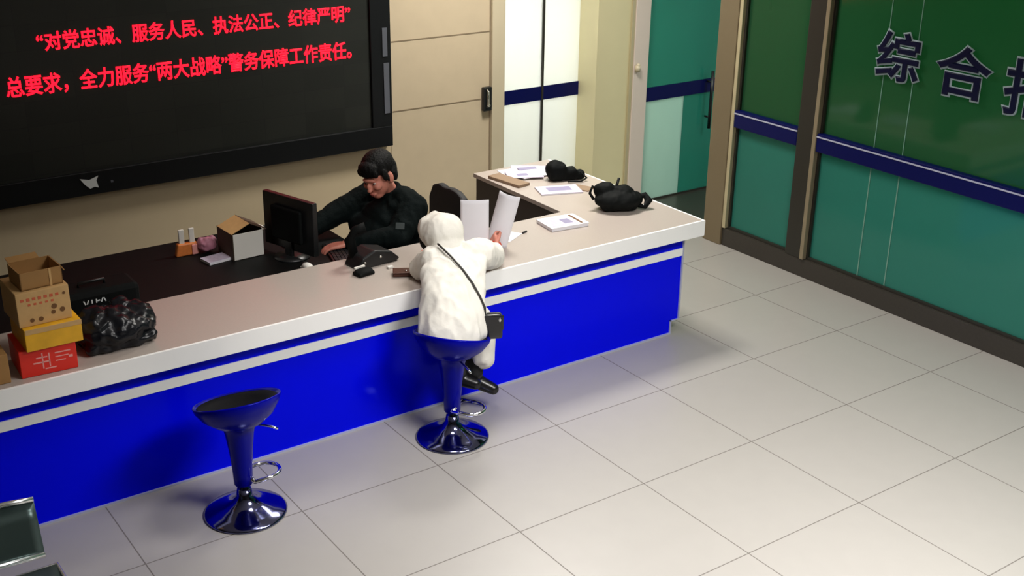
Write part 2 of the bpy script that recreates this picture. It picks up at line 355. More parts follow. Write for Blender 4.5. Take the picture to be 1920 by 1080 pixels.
# ================================================================ LED DISPLAY
led = thing('led_display', 'wide black led message board with red text on the back wall', 'display', (.6, YB, .88))
def LB(lo, hi): return ((lo[0]-.6, lo[1]-YB, lo[2]-.88), (hi[0]-.6, hi[1]-YB, hi[2]-.88))
boxes('frame', 'blk', led, LB((-.95, YB-.09, .86), (2.27, YB, 1.02)), LB((2.10, YB-.09, 1.02), (2.27, YB, 2.55)), LB((-.95, YB-.09, 1.02), (-.60, YB, 2.55)), LB((-.95, YB-.09, 2.45), (2.27, YB, 2.55)), bev=.006)
boxes('screen', 'led', led, LB((-.60, YB-.07, 1.02), (2.10, YB-.02, 2.45)))
boxes('side_strip', 'grey', led, LB((2.20, YB-.097, 1.12), (2.245, YB-.088, 1.50)), LB((2.195, YB-.097, 1.55), (2.235, YB-.088, 1.76)))
bm = bmesh.new(); prism(bm, [(-.07, .045), (-.01, .03), (.05, .05), (.035, .02), (.045, -.03), (.02, -.02), (-.01, -.03), (-.04, 0)], 0, .004, T((-.02-.6, -.091, .935-.88)) @ FRONT)
from_bm('emblem', bm, 'white_mark', led)
boxes('indicator', 'grey', led, ((.11-.6, -.094, .925-.88), (.125-.6, -.088, .94-.88)))
for body, x0, x1, z0, h in (('“对党忠诚、服务人民、执法公正、纪律严明”', -.24, 1.95, 1.825, .12), ('总要求，全力服务“两大战略”警务保障工作责任。', -.46, 1.95, 1.555, .135)):
    text_mesh('red_text', body, .12, 'red_led', led, T((x0-.6, -.072, z0-.88)) @ FRONT, .001, .0022, (x1-x0, h))

# ================================================================ RECEPTION COUNTER
ct = thing('reception_counter', 'long blue reception counter with white stripe and L-shaped beige worktop', 'counter')
XL = -4.0
bm = bmesh.new(); prism(bm, [(XL, 2.045), (3.165, 2.045), (3.165, 3.73), (2.49, 3.73), (2.49, 2.68), (XL, 2.68)], .772, .80)
from_bm('worktop', bm, 'top', ct)
boxes('front_edge', 'edge', ct, ((XL, 2.030, .695), (3.180, 2.045, .801)), ((3.165, 2.045, .695), (3.180, 3.73, .801)), bev=.002)
boxes('base_panel', 'blue', ct, ((XL, 2.115, .1), (3.07, 2.16, .70)), ((XL, 2.115, 0), (3.0, 2.16, .1)))
boxes('stripe', 'stripe', ct, ((XL, 2.108, .553), (3.072, 2.116, .606)))
boxes('edge_trim', 'alu', ct, ((3.07, 2.105, .095), (3.082, 2.165, .70)), ((3.0, 2.105, .095), (3.07, 2.16, .1)), ((3.0, 2.105, 0), (3.010, 2.16, .1)), ((XL, 2.103, 0), (3.01, 2.116, .010)))
boxes('end_panel', 'endp', ct, ((3.0, 2.16, 0), (3.06, 3.715, .772)))
boxes('inner_panel', 'maroon', ct, ((2.505, 2.655, 0), (2.535, 3.715, .772)), ((XL, 2.645, 0), (2.535, 2.67, .772)), ((2.535, 3.69, 0), (3.0, 3.715, .772)), ((XL, 2.10, .70), (3.0, 2.645, .715)))
# lower black desk behind it
dk = thing('work_desk', 'low black desk behind the counter under the display', 'desk', (-.8, 3.1, 0))
boxes('desk_top', 'desk', dk, ((-2.2, -.42, .68), (1.95, .62, .72)), bev=.004)
boxes('side_panel', 'desk', dk, ((-2.18, -.38, 0), (-2.14, .58, .68))); boxes('side_panel', 'desk', dk, ((1.58, -.38, 0), (1.62, .58, .68)))
boxes('back_panel', 'desk', dk, ((-2.14, -.36, .2), (1.58, -.34, .68)))

# ================================================================ BAR STOOLS
def make_stool():
    r = thing('bar_stool', '', 'stool', (0, 0, 0), 0, 'blue bar stools at the counter')
    bm = bmesh.new(); lathe(bm, [(0, .002), (.203, .002), (.206, .008), (.196, .016), (.15, .030), (.10, .048), (.06, .072), (.040, .105), (.034, .14), (0, .14)]); from_bm('base', bm, 'bluechrome', r, True)
    bm = bmesh.new(); lathe(bm, [(0, .13), (.030, .13), (.030, .24), (0, .24)], 32); from_bm('gas_lift', bm, 'chrome', r, True)
    bm = bmesh.new(); lathe(bm, [(0, .165), (.043, .165), (.046, .17), (.050, .26), (.058, .36), (.070, .45), (.082, .50), (.11, .53), (0, .53)], 40); from_bm('column_sleeve', bm, 'stool', r, True)
    def tilt(c):      # rim rises towards the low back at -Y
        k = max(0, (c.z-.50)/.12)
        return Vector((c.x*1.0, c.y*.95, c.z + k*(-c.y)*.27))
    bm = bmesh.new(); lathe(bm, [(0, .495), (.07, .497), (.13, .52), (.175, .555), (.205, .60), (.213, .628), (.208, .634), (.200, .628), (.17, .585), (.12, .557), (.06, .547), (0, .545)], 64, tilt=tilt); from_bm('seat', bm, 'stool', r, True)
    bm = bmesh.new(); lathe(bm, [(0, .553), (.06, .555), (.12, .565), (.165, .592), (.192, .622), (.186, .626), (.155, .600), (.11, .574), (.06, .564), (0, .562)], 56, tilt=tilt); from_bm('cushion', bm, 'black_vinyl', r, True)
    bm = bmesh.new()
    pts = [(.03, .075, .2)] + [(.115+.075*math.cos(a), .075*math.sin(a), .2) for a in [PI/2-PI*k/12 for k in range(13)]] + [(.03, -.075, .2)]
    tube(bm, pts, .010); tube(bm, [(.03, .075, .2), (.03, -.075, .2)], .010); from_bm('footrest', bm, 'chrome', r, True)
    bm = bmesh.new(); tube(bm, [(.05, -.03, .50), (.13, -.09, .485), (.155, -.11, .475)], .006, 8); from_bm('lift_lever', bm, 'chrome', r, True)
    return r
def copy_tree(o, parent=None):
    c = o.copy(); C.objects.link(c)
    if parent: c.parent = parent
    for ch in list(o.children): copy_tree(ch, c)
    return c
st = make_stool(); st.location = (-.235, 1.672, 0)
st['label'] = 'empty glossy blue bar stool on a round chrome base'
st2 = copy_tree(st); st2.location = (1.035, 1.742, 0); st2.rotation_euler.z = math.radians(-55)
st2['label'] = 'blue bar stool that the person in the cream coat sits on'

# ================================================================ WAITING CHAIR (bottom left)
wc = thing('waiting_chair', 'perforated grey steel waiting bench at the bottom left corner', 'bench', (-1.6, 1.0, 0))
def shell(bm, x0, x1, prof, th, nx=14, curve=.02):
    t = bmesh.new(); F = []; 
    for off in (0, th):
        g = []
        for i in range(nx+1):
            u = i/nx; x = x0+(x1-x0)*u
            g.append([t.verts.new((x, y + off*ny + curve*(1-(2*u-1)**2), z + off*nz)) for (y, z, ny, nz) in prof])
        F.append(g)
    a, b = F; n = len(prof)
    for i in range(nx):
        for j in range(n-1):
            t.faces.new((a[i][j], a[i+1][j], a[i+1][j+1], a[i][j+1])); t.faces.new((b[i][j], b[i][j+1], b[i+1][j+1], b[i+1][j]))
        t.faces.new((a[i][0], b[i][0], b[i+1][0], a[i+1][0])); t.faces.new((a[i][-1], a[i+1][-1], b[i+1][-1], b[i][-1]))
    for j in range(n-1):
        t.faces.new((a[0][j], a[0][j+1], b[0][j+1], b[0][j])); t.faces.new((a[-1][j], b[-1][j], b[-1][j+1], a[-1][j+1]))
    bmesh.ops.recalc_face_normals(t, faces=t.faces); add(bm, t)
for k, (x0, x1) in enumerate(((-.22, .30), (-.78, -.26))):
    bm = bmesh.new(); shell(bm, x0, x1, [(.132, .475, 0, 1), (.142, .51, 0, 1), (.165, .6, 0, 1), (.19, .69, 0, 1)], .012); from_bm('backrest', bm, 'steel', wc, True)
    bm = bmesh.new(); tube(bm, [(x0, .19, .70), (x0+.1, .203, .705), ((x0+x1)/2, .212, .707), (x1-.1, .203, .705), (x1, .19, .70)], .011); tube(bm, [(x0, .127, .475), ((x0+x1)/2, .149, .475), (x1, .127, .475)], .012); from_bm('edge_roll', bm, 'steel_edge', wc, True)
    bm = bmesh.new(); shell(bm, x0, x1+.03, [(.10, .42, 0, 1), (0, .41, 0, 1), (-.15, .405, 0, 1), (-.33, .42, 0, 1), (-.36, .40, 0, 1)], .012, curve=0); from_bm('seat', bm, 'steel', wc, True)
    bm = bmesh.new(); tube(bm, [(x0, .105, .425), (x1+.035, .105, .425), (x1+.035, -.34, .425)], .010); from_bm('edge_roll', bm, 'steel_edge', wc, True)
boxes('beam', 'steel_edge', wc, ((-.8, -.06, .33), (.30, .0, .38)), bev=.005)
bm = bmesh.new()
tube(bm, [(.1, -.03, .35), (.1, -.03, .04)], .025); tube(bm, [(.1, .2, .015), (.1, -.28, .015)], .02); from_bm('leg', bm, 'steel_edge', wc, True)
bm = bmesh.new(); tube(bm, [(-.6, -.03, .35), (-.6, -.03, .04)], .025); tube(bm, [(-.6, .2, .015), (-.6, -.28, .015)], .02); from_bm('leg', bm, 'steel_edge', wc, True)
for x in (-.14, .10, -.62, -.38):
    bm = bmesh.new(); tube(bm, [(x, .13, .46), (x, .09, .40), (x, -.03, .37)], .012); from_bm('bracket', bm, 'steel_edge', wc, True)

# ================================================================ BOXES ON THE WORKTOP (left)
def carton(name, label, m, lo, hi, rz=0, cat='box', group=None, bev=.003):
    cx, cy = (lo[0]+hi[0])/2, (lo[1]+hi[1])/2
    t = thing(name, label, cat, (cx, cy, lo[2]), rz, group)
    boxes('carton', m, t, ((lo[0]-cx, lo[1]-cy, 0), (hi[0]-cx, hi[1]-cy, hi[2]-lo[2])), bev=bev)
    return t, (hi[0]-lo[0])/2, (lo[1]-cy), hi[2]-lo[2]
t, hw, fy, h = carton('cardboard_box', 'bright red box at the bottom of the stack on the counter', 'redb', (-1.09, 2.09, .801), (-.835, 2.34, .935), -.05, group='stacked boxes on the counter')
bm = bmesh.new()
for (x, z, a, b) in ((-.03, .03, .006, .08), (.0, .035, .006, .07), (-.07, .06, .075, .007), (-.055, .085, .05, .006), (.03, .095, .07, .006), (.03, .075, .06, .005), (.03, .055, .045, .005), (-.02, .025, .05, .006), (.09, .062, .018, .012)):
    bx(bm, (x, fy-.001, z), (x+a, fy+.001, z+b))
from_bm('printing', bm, 'pink', t)
t, hw, fy, h = carton('cardboard_box', 'yellow box lying on the red box in the stack', 'yel', (-1.062, 2.075, .935), (-.805, 2.34, 1.045), .0, group='stacked boxes on the counter')
bm = bmesh.new(); bx(bm, (-.125, fy-.0015, .085), (.13, fy+.001, .109)); from_bm('tape', bm, 'card2', t)
t, hw, fy, h = carton('cardboard_box', 'pale cardboard box with red and brown printing, third in the stack', 'card2', (-1.075, 2.11, 1.046), (-.835, 2.36, 1.213), .03, group='stacked boxes on the counter')
bm = bmesh.new()
for i in range(7): bx(bm, (-.10+.026*i, fy-.001, .125-.002*(i % 2)), (-.085+.026*i, fy+.001, .138))
for i in range(5): bx(bm, (-.07+.026*i, fy-.001, .10), (-.058+.026*i, fy+.001, .110))
from_bm('printing', bm, 'redprint', t)
bm = bmesh.new()
for (x, z, r) in ((.045, .075, .013), (.08, .052, .012), (.038, .048, .010), (-.06, .028, .010), (-.02, .027, .011), (.095, .13, .007)):
    lathe(bm, [(0, 0), (r, 0), (r, .0015), (0, .0015)], 14, T((x, fy+.0003, z)) @ FRONT)
from_bm('printing', bm, 'brown', t)
t = thing('cardboard_box', 'small open brown cardboard box on top of the stack', 'box', (-.945, 2.22, 1.2135), .06, 'stacked boxes on the counter')
boxes('carton', 'card', t, ((-.095, -.085, 0), (.095, .085, .006)), ((-.095, -.085, 0), (.095, -.081, .085)), ((-.095, .081, 0), (.095, .085, .085)), ((-.095, -.085, 0), (-.091, .085, .085)), ((.091, -.085, 0), (.095, .085, .085)))
boxes('flap', 'card', t, ((-.09, 0, 0), (.05, .05, .004)), mtx=T((0, .083, .083)) @ Matrix.Rotation(math.radians(15), 4, 'X'))
boxes('flap', 'card', t, ((0, -.08, 0), (.03, .08, .004)), mtx=T((.093, 0, .083)) @ Matrix.Rotation(math.radians(60), 4, 'Y'))
boxes('tape', 'card2', t, ((.035, -.0875, 0), (.045, -.0845, .085)))
t, hw, fy, h = carton('cardboard_box', 'brown box half cut by the left edge, beside the red box', 'card', (-1.42, 2.09, .801), (-1.145, 2.33, .945), .0)
# black bundles left
def lumpy(bm, c, r, n, seed, k=.45):
    rnd = random.Random(seed)
    ell(bm, c, r)
    for i in range(n):
        a = rnd.uniform(0, 2*PI); u = rnd.uniform(.3, .75)
        p = (c[0]+r[0]*u*math.cos(a), c[1]+r[1]*u*math.sin(a), c[2]+r[2]*rnd.uniform(-.5, .6))
        ell(bm, p, (r[0]*k, r[1]*k, r[2]*k))
t = thing('plastic_bag', 'dark bag resting on the half-cut brown box', 'bag', (-1.28, 2.21, .951))
bm = bmesh.new(); lumpy(bm, (0, 0, .075), (.12, .1, .075), 8, 3); flesh('bag', bm, 'bag', t, .01, 2, .008, (18, 18, 18))
bm = bmesh.new()
for i, (x, z, a) in enumerate(((.08, .10, .5), (.10, .085, -.7), (.09, .065, .2), (.105, .05, 1.0))): bx(bm, (-.015, -.002, -.002), (.015, .002, .002), 0, T((x, -.102+.01*i, z)) @ Matrix.Rotation(a, 4, 'Y'))
from_bm('mark', bm, 'white_mark', t)
t = thing('plastic_bag', 'shiny black plastic bag on the counter right of the box stack', 'bag', (-.60, 2.27, .806))
bm = bmesh.new(); ell(bm, (0, 0, .085), (.20, .155, .085)); ell(bm, (.1, .02, .09), (.10, .12, .085)); ell(bm, (-.1, .0, .10), (.1, .13, .095)); ell(bm, (0, -.03, .11), (.09, .1, .08)); ell(bm, (.05, .05, .15), (.05, .05, .05)); bx(bm, (-.17, -.12, .001), (.17, .12, .06), .02)
flesh('bag', bm, 'bag', t, .009, 2, .014, (14, 14, 20), 5)
t = thing('storage_case', 'black case with a small white mark behind the shiny black bag', 'case', (-.62, 2.545, .80))
boxes('case', 'blkm', t, ((-.2, -.10, 0), (.22, .10, .215)), bev=.025)
bm = bmesh.new()
for i, (x, a, l) in enumerate(((-.055, -.4, .022), (-.039, .4, .022), (-.018, 0, .02), (.004, 0, .02), (.015, 1.5, .014), (.032, .4, .022), (.046, -.4, .022))): bx(bm, (-.003, -.001, -l/2), (.003, .002, l/2), 0, T((x-.01, -.1015, .165)) @ Matrix.Rotation(a, 4, 'Y'))
from_bm('mark', bm, 'white_mark', t)
bm = bmesh.new(); tube(bm, [(-.06, 0, .213), (-.06, 0, .235), (.07, 0, .235), (.07, 0, .213)], .008); from_bm('handle', bm, 'blkp', t, True)

# ================================================================ ON THE DESK
ZD = .72
t = thing('snack_packet', 'orange and white packet with two white sticks on the black desk', 'packet', (.215, 3.46, ZD))
bm = bmesh.new(); prism(bm, [(-.075, 0), (.075, 0), (.065, .075), (-.06, .08)], -.02, .02, FRONT, .008); from_bm('wrapper', bm, 'orange', t)
boxes('stick', 'cardw', t, ((-.045, -.008, .06), (-.012, .008, .165)), bev=.003); boxes('stick', 'cardw', t, ((.02, -.008, .06), (.052, .008, .165)), bev=.003)
boxes('label_card', 'pink', t, ((.025, -.028, .003), (.062, -.018, .065)), bev=.003)
t = thing('crumpled_paper', 'crumpled pink paper wrap between the packet and brown box', 'paper', (.33, 3.425, ZD+.004))
bm = bmesh.new(); lumpy(bm, (0, 0, .05), (.055, .05, .045), 9, 11, .45); flesh('paper', bm, 'pinkp', t, .007, 0, .008, (30, 30, 30))
t = thing('booklet', 'greyish booklet with white edge lying before the brown box', 'booklet', (.33, 3.27, ZD), .15)
boxes('pages', 'paper', t, ((-.08, -.05, 0), (.07, .06, .014))); boxes('cover', 'lilac', t, ((-.081, -.048, .0142), (.071, .061, .017)))
t = thing('tissue_carton', 'open brown carton with a white front panel beside the monitor', 'box', (.50, 3.30, ZD), .05)
boxes('carton', 'cardd', t, ((-.10, -.098, 0), (.10, .11, .006)), ((-.10, -.098, 0), (-.096, .11, .17)), ((.096, -.098, 0), (.10, .11, .17)), ((-.10, .106, 0), (.10, .11, .17)), ((-.10, -.098, 0), (.10, -.094, .16)))
boxes('front_panel', 'cardw', t, ((-.095, -.102, .004), (.10, -.098, .165)))
boxes('flap', 'cardd', t, ((0, -.095, 0), (.12, .1, .004)), mtx=T((.02, .0, .215)) @ Matrix.Rotation(math.radians(28), 4, 'Y'))
boxes('flap', 'card2', t, ((-.13, -.095, 0), (0, .1, .004)), mtx=T((.02, .0, .215)) @ Matrix.Rotation(math.radians(-22), 4, 'Y'))
t = thing('cup', 'small white-topped dark cup between carton and monitor', 'cup', (.635, 3.345, ZD))
bm = bmesh.new(); lathe(bm, [(0, 0), (.028, 0), (.035, .11), (0, .11)], 24); from_bm('cup', bm, 'blkp', t, True)
bm = bmesh.new(); lathe(bm, [(0, .11), (.036, .11), (.036, .135), (.02, .145), (0, .145)], 24); from_bm('lid', bm, 'cardw', t, True)
# monitor, back towards us
mo = thing('computer_monitor', 'black computer monitor turned sideways with its back to the stools', 'monitor', (.735, 3.08, ZD), math.radians(17))
boxes('panel', 'blkp', mo, ((-.018, -.22, .05), (.02, .22, .385)), bev=.006)
boxes('rear_shell', 'blkm', mo, ((-.045, -.13, .11), (-.016, .13, .32)), bev=.012)
boxes('screen', 'screen', mo, ((.0195, -.205, .065), (.0215, .205, .37)))
bm = bmesh.new(); lathe(bm, [(0, 0), (.11, 0), (.11, .008), (.03, .016), (0, .016)], 32); from_bm('base', bm, 'blkp', mo, True)
boxes('neck', 'blkp', mo, ((-.03, -.03, .01), (-.008, .03, .16)), bev=.004)
t = thing('computer_mouse', 'white glossy rounded mouse below the monitor', 'mouse', (.72, 2.84, ZD))
bm = bmesh.new(); ell(bm, (0, 0, .014), (.03, .05, .024)); bx(bm, (-.03, -.05, -.001), (.03, .05, .012), .01); flesh('shell', bm, 'cardw', t, .004, 3)
bm = bmesh.new(); lathe(bm, [(0, 0), (.006, 0), (.006, .012), (0, .012)], 12, T((0, .03, .034)) @ Matrix.Rotation(PI/2, 4, 'Y')); from_bm('wheel', bm, 'blkp', t, True)
kb = thing('keyboard', 'black keyboard on the desk in front of the officer', 'keyboard', (.98, 2.93, ZD), math.radians(75))
boxes('body', 'blkp', kb, ((-.21, -.065, 0), (.21, .065, .016)), bev=.004)
bm = bmesh.new()
for r in range(5):
    for c in range(14): bx(bm, (-.195+c*.028, -.055+r*.022, .0155), (-.172+c*.028, -.037+r*.022, .023))
from_bm('keys', bm, 'key', kb)
t = thing('red_pouch', 'small red object behind the right side of the monitor', 'pouch', (.975, 3.42, ZD))
bm = bmesh.new(); prism(bm, [(-.05, 0), (.07, 0), (.05, .07), (-.03, .13)], -.02, .02, FRONT, .008); from_bm('body', bm, 'coral', t)
boxes('tag', 'cardw', t, ((-.02, -.03, .004), (.03, -.021, .04)))

# ================================================================ ON THE WORKTOP (right)
ZT = .80
t = thing('desk_device', 'black desktop device with sloping hood on the counter before the officer', 'device', (.985, 2.545, ZT), .1)
bm = bmesh.new(); prism(bm, [(-.14, 0), (.13, 0), (.16, .015), (.10, .07), (-.02, .10), (-.10, .07)], -.075, .075, T((0, 0, 0)) @ FRONT, .01); from_bm('body', bm, 'blkp', t)
bm = bmesh.new(); tube(bm, [(-.09, .04, .05), (-.10, .05, .16), (-.08, .03, .21), (-.03, 0, .225)], [.03, .025, .025, .032]); from_bm('arm', bm, 'blkm', t, True)
for p in ((-.09, -.077, .04), (.02, -.077, .055)):
    bm = bmesh.new(); ell(bm, p, (.008, .005, .008)); from_bm('button', bm, 'silver', t, True)
t = thing('card_reader', 'small black card reader with white slot nearest the counter edge', 'card reader', (.86, 2.40, ZT), .15)
bm = bmesh.new(); ell(bm, (0, 0, .018), (.06, .045, .022)); bx(bm, (-.055, -.04, 0), (.055, .04, .022), .008); flesh('body', bm, 'blkm', t, .005, 2)
boxes('slot', 'cardw', t, ((-.045, .018, .036), (.025, .03, .046)))
t = thing('wallet', 'brown leather wallet with metal stud beside the left cream sleeve', 'wallet', (1.06, 2.265, ZT), -.5)
boxes('cover', 'leather', t, ((-.075, -.04, 0), (.075, .04, .022)), bev=.007)
boxes('flap', 'leather', t, ((-.075, -.042, .021), (.02, .042, .028)), bev=.003)
bm = bmesh.new(); ell(bm, (.0, -.01, .029), (.008, .008, .005)); from_bm('stud', bm, 'silver', t, True)
t = thing('eraser', 'tiny white object left of the brown wallet', 'eraser', (1.035, 2.405, ZT))
boxes('body', 'cardw', t, ((-.018, -.012, 0), (.018, .012, .014)), bev=.004)
# papers held up by the seated woman
def sheet(name, w, h, curl, m, parent, mtx, th=.0016):
    t = bmesh.new(); nx, nz = 10, 12; g = []
    for s in (0, th):
        g.append([[t.verts.new((w*(i/nx-.5), curl*((2*i/nx-1)**2)+s, h*j/nz)) for j in range(nz+1)] for i in range(nx+1)])
    for k, q in enumerate(g):
        for i in range(nx):
            for j in range(nz):
                f = (q[i][j], q[i+1][j], q[i+1][j+1], q[i][j+1]); t.faces.new(f if k == 0 else f[::-1])
    a, b = g
    for i in range(nx): t.faces.new((a[i][0], b[i][0], b[i+1][0], a[i+1][0])); t.faces.new((a[i][nz], a[i+1][nz], b[i+1][nz], b[i][nz]))
    for j in range(nz): t.faces.new((a[0][j], a[0][j+1], b[0][j+1], b[0][j])); t.faces.new((a[nx][j], b[nx][j], b[nx][j+1], a[nx][j+1]))
    bmesh.ops.recalc_face_normals(t, faces=t.faces)
    bmesh.ops.transform(t, matrix=mtx, verts=t.verts)
    return from_bm(name, t, m, parent, True)
PAPER_L = thing('paper_sheet', 'left upright white sheet held up in front of the black chair', 'paper', (1.60, 2.37, .805), 0, 'sheets held up by the person in cream')
sheet('page', .17, .31, .012, 'paper', PAPER_L, Matrix.Rotation(-.55, 4, 'Z') @ Matrix.Rotation(-.08, 4, 'X'))
PAPER_R = thing('paper_sheet', 'right white sheet leaning to the right above the coral bracelet', 'paper', (1.73, 2.355, .805), 0, 'sheets held up by the person in cream')
sheet('page', .135, .34, .035, 'paper', PAPER_R, Matrix.Rotation(-.95, 4, 'Z') @ Matrix.Rotation(.22, 4, 'Y') @ Matrix.Rotation(-.12, 4, 'X'))
t = thing('note_paper', 'small white paper with a black clip right of the raised sheets', 'paper', (1.92, 2.47, ZT), .5)
boxes('page', 'paper', t, ((-.09, -.05, 0), (.09, .05, .003))); boxes('clip', 'blkp', t, ((.02, .02, .003), (.065, .042, .012)), bev=.003)
t = thing('pen_cap', 'tiny dark cap lying between clip and white book', 'pen cap', (2.045, 2.475, ZT), .3)
bm = bmesh.new(); tube(bm, [(-.02, 0, .006), (.02, 0, .006)], .006, 10); from_bm('cap', bm, 'blkp', t, True)
t = thing('book', 'white book with lilac print and dark spine line near the counter front', 'book', (2.345, 2.475, ZT), -.12)
boxes('pages', 'paper', t, ((-.135, -.10, 0), (.135, .10, .02)), bev=.002); boxes('cover', 'paper', t, ((-.138, -.102, .02), (.138, .102, .024)))
boxes('printing', 'lilac', t, ((-.115, -.085, .0238), (.07, .085, .0246))); boxes('printing', 'print', t, ((-.01, -.05, .0244), (.05, .03, .0252))); boxes('spine_line', 'brown', t, ((.088, -.085, .0238), (.104, .085, .0256)))
# wing items
t = thing('document_pile', 'pile of lilac printed papers at the far end of the wing', 'papers', (2.80, 3.54, ZT), -.3)
for k, (dx, dy, rz) in enumerate(((-.03, .03, .1), (.06, .06, -.3), (.05, -.06, .25), (-.02, -.08, -.15))):
    boxes('page', 'lilac' if k % 2 else 'paper', t, ((-.13, -.09, .005*k), (.13, .09, .005*k+.0048)), mtx=T((dx, dy, 0)) @ Matrix.Rotation(rz, 4, 'Z'))
boxes('dark_photo', 'print', t, ((-.02, .03, .0148), (.12, .09, .0157))); boxes('dark_photo', 'print', t, ((-.08, -.12, .0198), (.0, -.07, .0207)))
t = thing('folder', 'brown folder along the inner edge of the wing', 'folder', (2.585, 3.42, ZT), .15)
boxes('cover', 'folder', t, ((-.055, -.16, 0), (.055, .16, .022)), bev=.004)
t = thing('magazine', 'flat lilac magazine lying before the black pouch', 'magazine', (2.76, 3.06, ZT), -.35)
boxes('pages', 'paper', t, ((-.15, -.09, 0), (.15, .09, .008))); boxes('cover', 'lilac', t, ((-.151, -.091, .008), (.151, .091, .0105))); boxes('printing', 'print', t, ((-.08, -.03, .0103), (.09, .055, .0112)))
t = thing('notebook', 'thin brown notebook poking out from under the magazine', 'notebook', (2.925, 3.03, ZT), .4)
boxes('cover', 'folder', t, ((-.05, -.09, 0), (.05, .05, .007)))
t = thing('camera_pouch', 'black two-part pouch lying among the papers on the wing', 'pouch', (2.935, 3.26, ZT+.003), -.35)
bm = bmesh.new(); bx(bm, (-.10, -.06, 0), (.03, .06, .125), .03); ell(bm, (-.05, 0, .08), (.07, .06, .065)); bx(bm, (.0, -.05, 0), (.11, .05, .085), .02); bx(bm, (.08, -.04, 0), (.17, .04, .06), .018)
flesh('body', bm, 'blkm', t, .007, 3, .003, (20, 20, 20))
bm = bmesh.new(); tube(bm, [(.13, -.03, .055), (.17, -.07, .02), (.12, -.10, .008), (.02, -.09, .008)], .006, 8); from_bm('strap', bm, 'blkm', t, True)
t = thing('equipment_bag', 'lumpy black gear bundle with short antenna on the counter corner', 'bag', (2.85, 2.535, ZT+.004), -.45)
bm = bmesh.new(); ell(bm, (0, -.02, .065), (.16, .11, .07)); bx(bm, (-.12, -.09, .0), (.12, .07, .07), .03); ell(bm, (-.08, .02, .12), (.08, .06, .055)); ell(bm, (.03, .0, .105), (.08, .07, .055)); ell(bm, (.12, .0, .06), (.05, .06, .05)); bx(bm, (.02, -.02, .08), (.09, .04, .135), .02)
flesh('body', bm, 'blkm', t, .008, 2, .006, (16, 16, 16), 2)
bm = bmesh.new(); tube(bm, [(-.02, .03, .11), (.0, .03, .15), (.012, .03, .20)], [.012, .010, .009], 10); from_bm('antenna', bm, 'blkp', t, True)
bm = bmesh.new(); tube(bm, [(-.12, .02, .12), (-.17, .02, .15), (-.19, .0, .11), (-.165, -.02, .07)], .010, 10); from_bm('strap', bm, 'blkm', t, True); bm = bmesh.new(); tube(bm, [(.14, 0, .07), (.19, .01, .08), (.21, -.02, .05), (.18, -.05, .02), (.13, -.05, .03)], [.018, .022, .028, .018, .014], 10); from_bm('strap', bm, 'blkm', t, True)
bm = bmesh.new(); ell(bm, (.165, -.055, .03), (.010, .006, .010)); from_bm('buckle', bm, 'silver', t, True)

# ================================================================ OFFICE CHAIR
oc = thing('office_chair', 'black office chair that the officer sits on', 'chair', (1.62, 3.08, 0), 0)
bm = bmesh.new(); bx(bm, (-.22, -.22, .40), (.22, .22, .46), .03); from_bm('seat', bm, 'mesh', oc, True)
bm = bmesh.new()
prism(bm, [(-.20, .50), (.20, .50), (.225, .62), (.22, .86), (.17, .95), (.10, .975), (.03, .965), (-.04, .975), (-.12, .97), (-.19, .94), (-.225, .84), (-.225, .62)], -.025, .025, T((.25, 0, 0)) @ Matrix.Rotation(PI/2, 4, 'Z') @ FRONT, .012); from_bm('backrest', bm, 'mesh', oc)
bm = bmesh.new(); tube(bm, [(.1, 0, .40), (.27, 0, .42), (.30, 0, .55), (.285, 0, .65)], .022); from_bm('back_bracket', bm, 'blkp', oc, True)
bm = bmesh.new(); tube(bm, [(0, 0, .08), (0, 0, .40)], .03); from_bm('gas_lift', bm, 'blkp', oc, True)
for k in range(5):
    a = 2*PI*k/5+.3; bm = bmesh.new(); tube(bm, [(0, 0, .09), (.25*math.cos(a), .25*math.sin(a), .065)], [.03, .018]); l = from_bm('leg', bm, 'blkp', oc, True)
    bm = bmesh.new(); lathe(bm, [(0, -.02), (.028, -.02), (.028, .02), (0, .02)], 16, T((.25*math.cos(a), .25*math.sin(a), .029)) @ Matrix.Rotation(a, 4, 'Z') @ FRONT); from_bm('caster', bm, 'rubber', l, True)

# ================================================================ PEOPLE
def frame(fwd, up=(0, 0, 1)):
    f = Vector(fwd).normalized(); u = Vector(up); r = f.cross(u).normalized(); u = r.cross(f)
    return Matrix((r, f, u)).transposed()            # local x = person's right, y = face direction, z = up
def head_shapes(bm, c, R, s=1.0):
    P = lambda x, y, z: Vector(c)+R @ Vector((x*s, y*s, z*s))
    E = lambda x, y, z, a, b, d, rx=0: ell(bm, P(x, y, z), (a*s, b*s, d*s), R @ Matrix.Rotation(rx, 3, 'X'))
    E(0, -.012, .035, .076, .094, .085)          # skull
    E(0, .022, -.03, .060, .068, .085)           # face
    E(0, .045, -.088, .036, .040, .030)          # chin
    E(0, .082, .020, .045, .016, .012)           # brow
    E(0, .090, -.022, .012, .020, .028, -.3)     # nose
    E(0, .103, -.036, .015, .013, .012)          # nose tip
    E(.034, .066, -.025, .026, .026, .022); E(-.034, .066, -.025, .026, .026, .022)   # cheeks
    E(0, .086, -.066, .024, .012, .007); E(0, .084, -.075, .020, .012, .007)          # lips
    for sg in (1, -1): E(sg*.078, -.012, -.012, .011, .020, .034, .15)                # ears
    return P
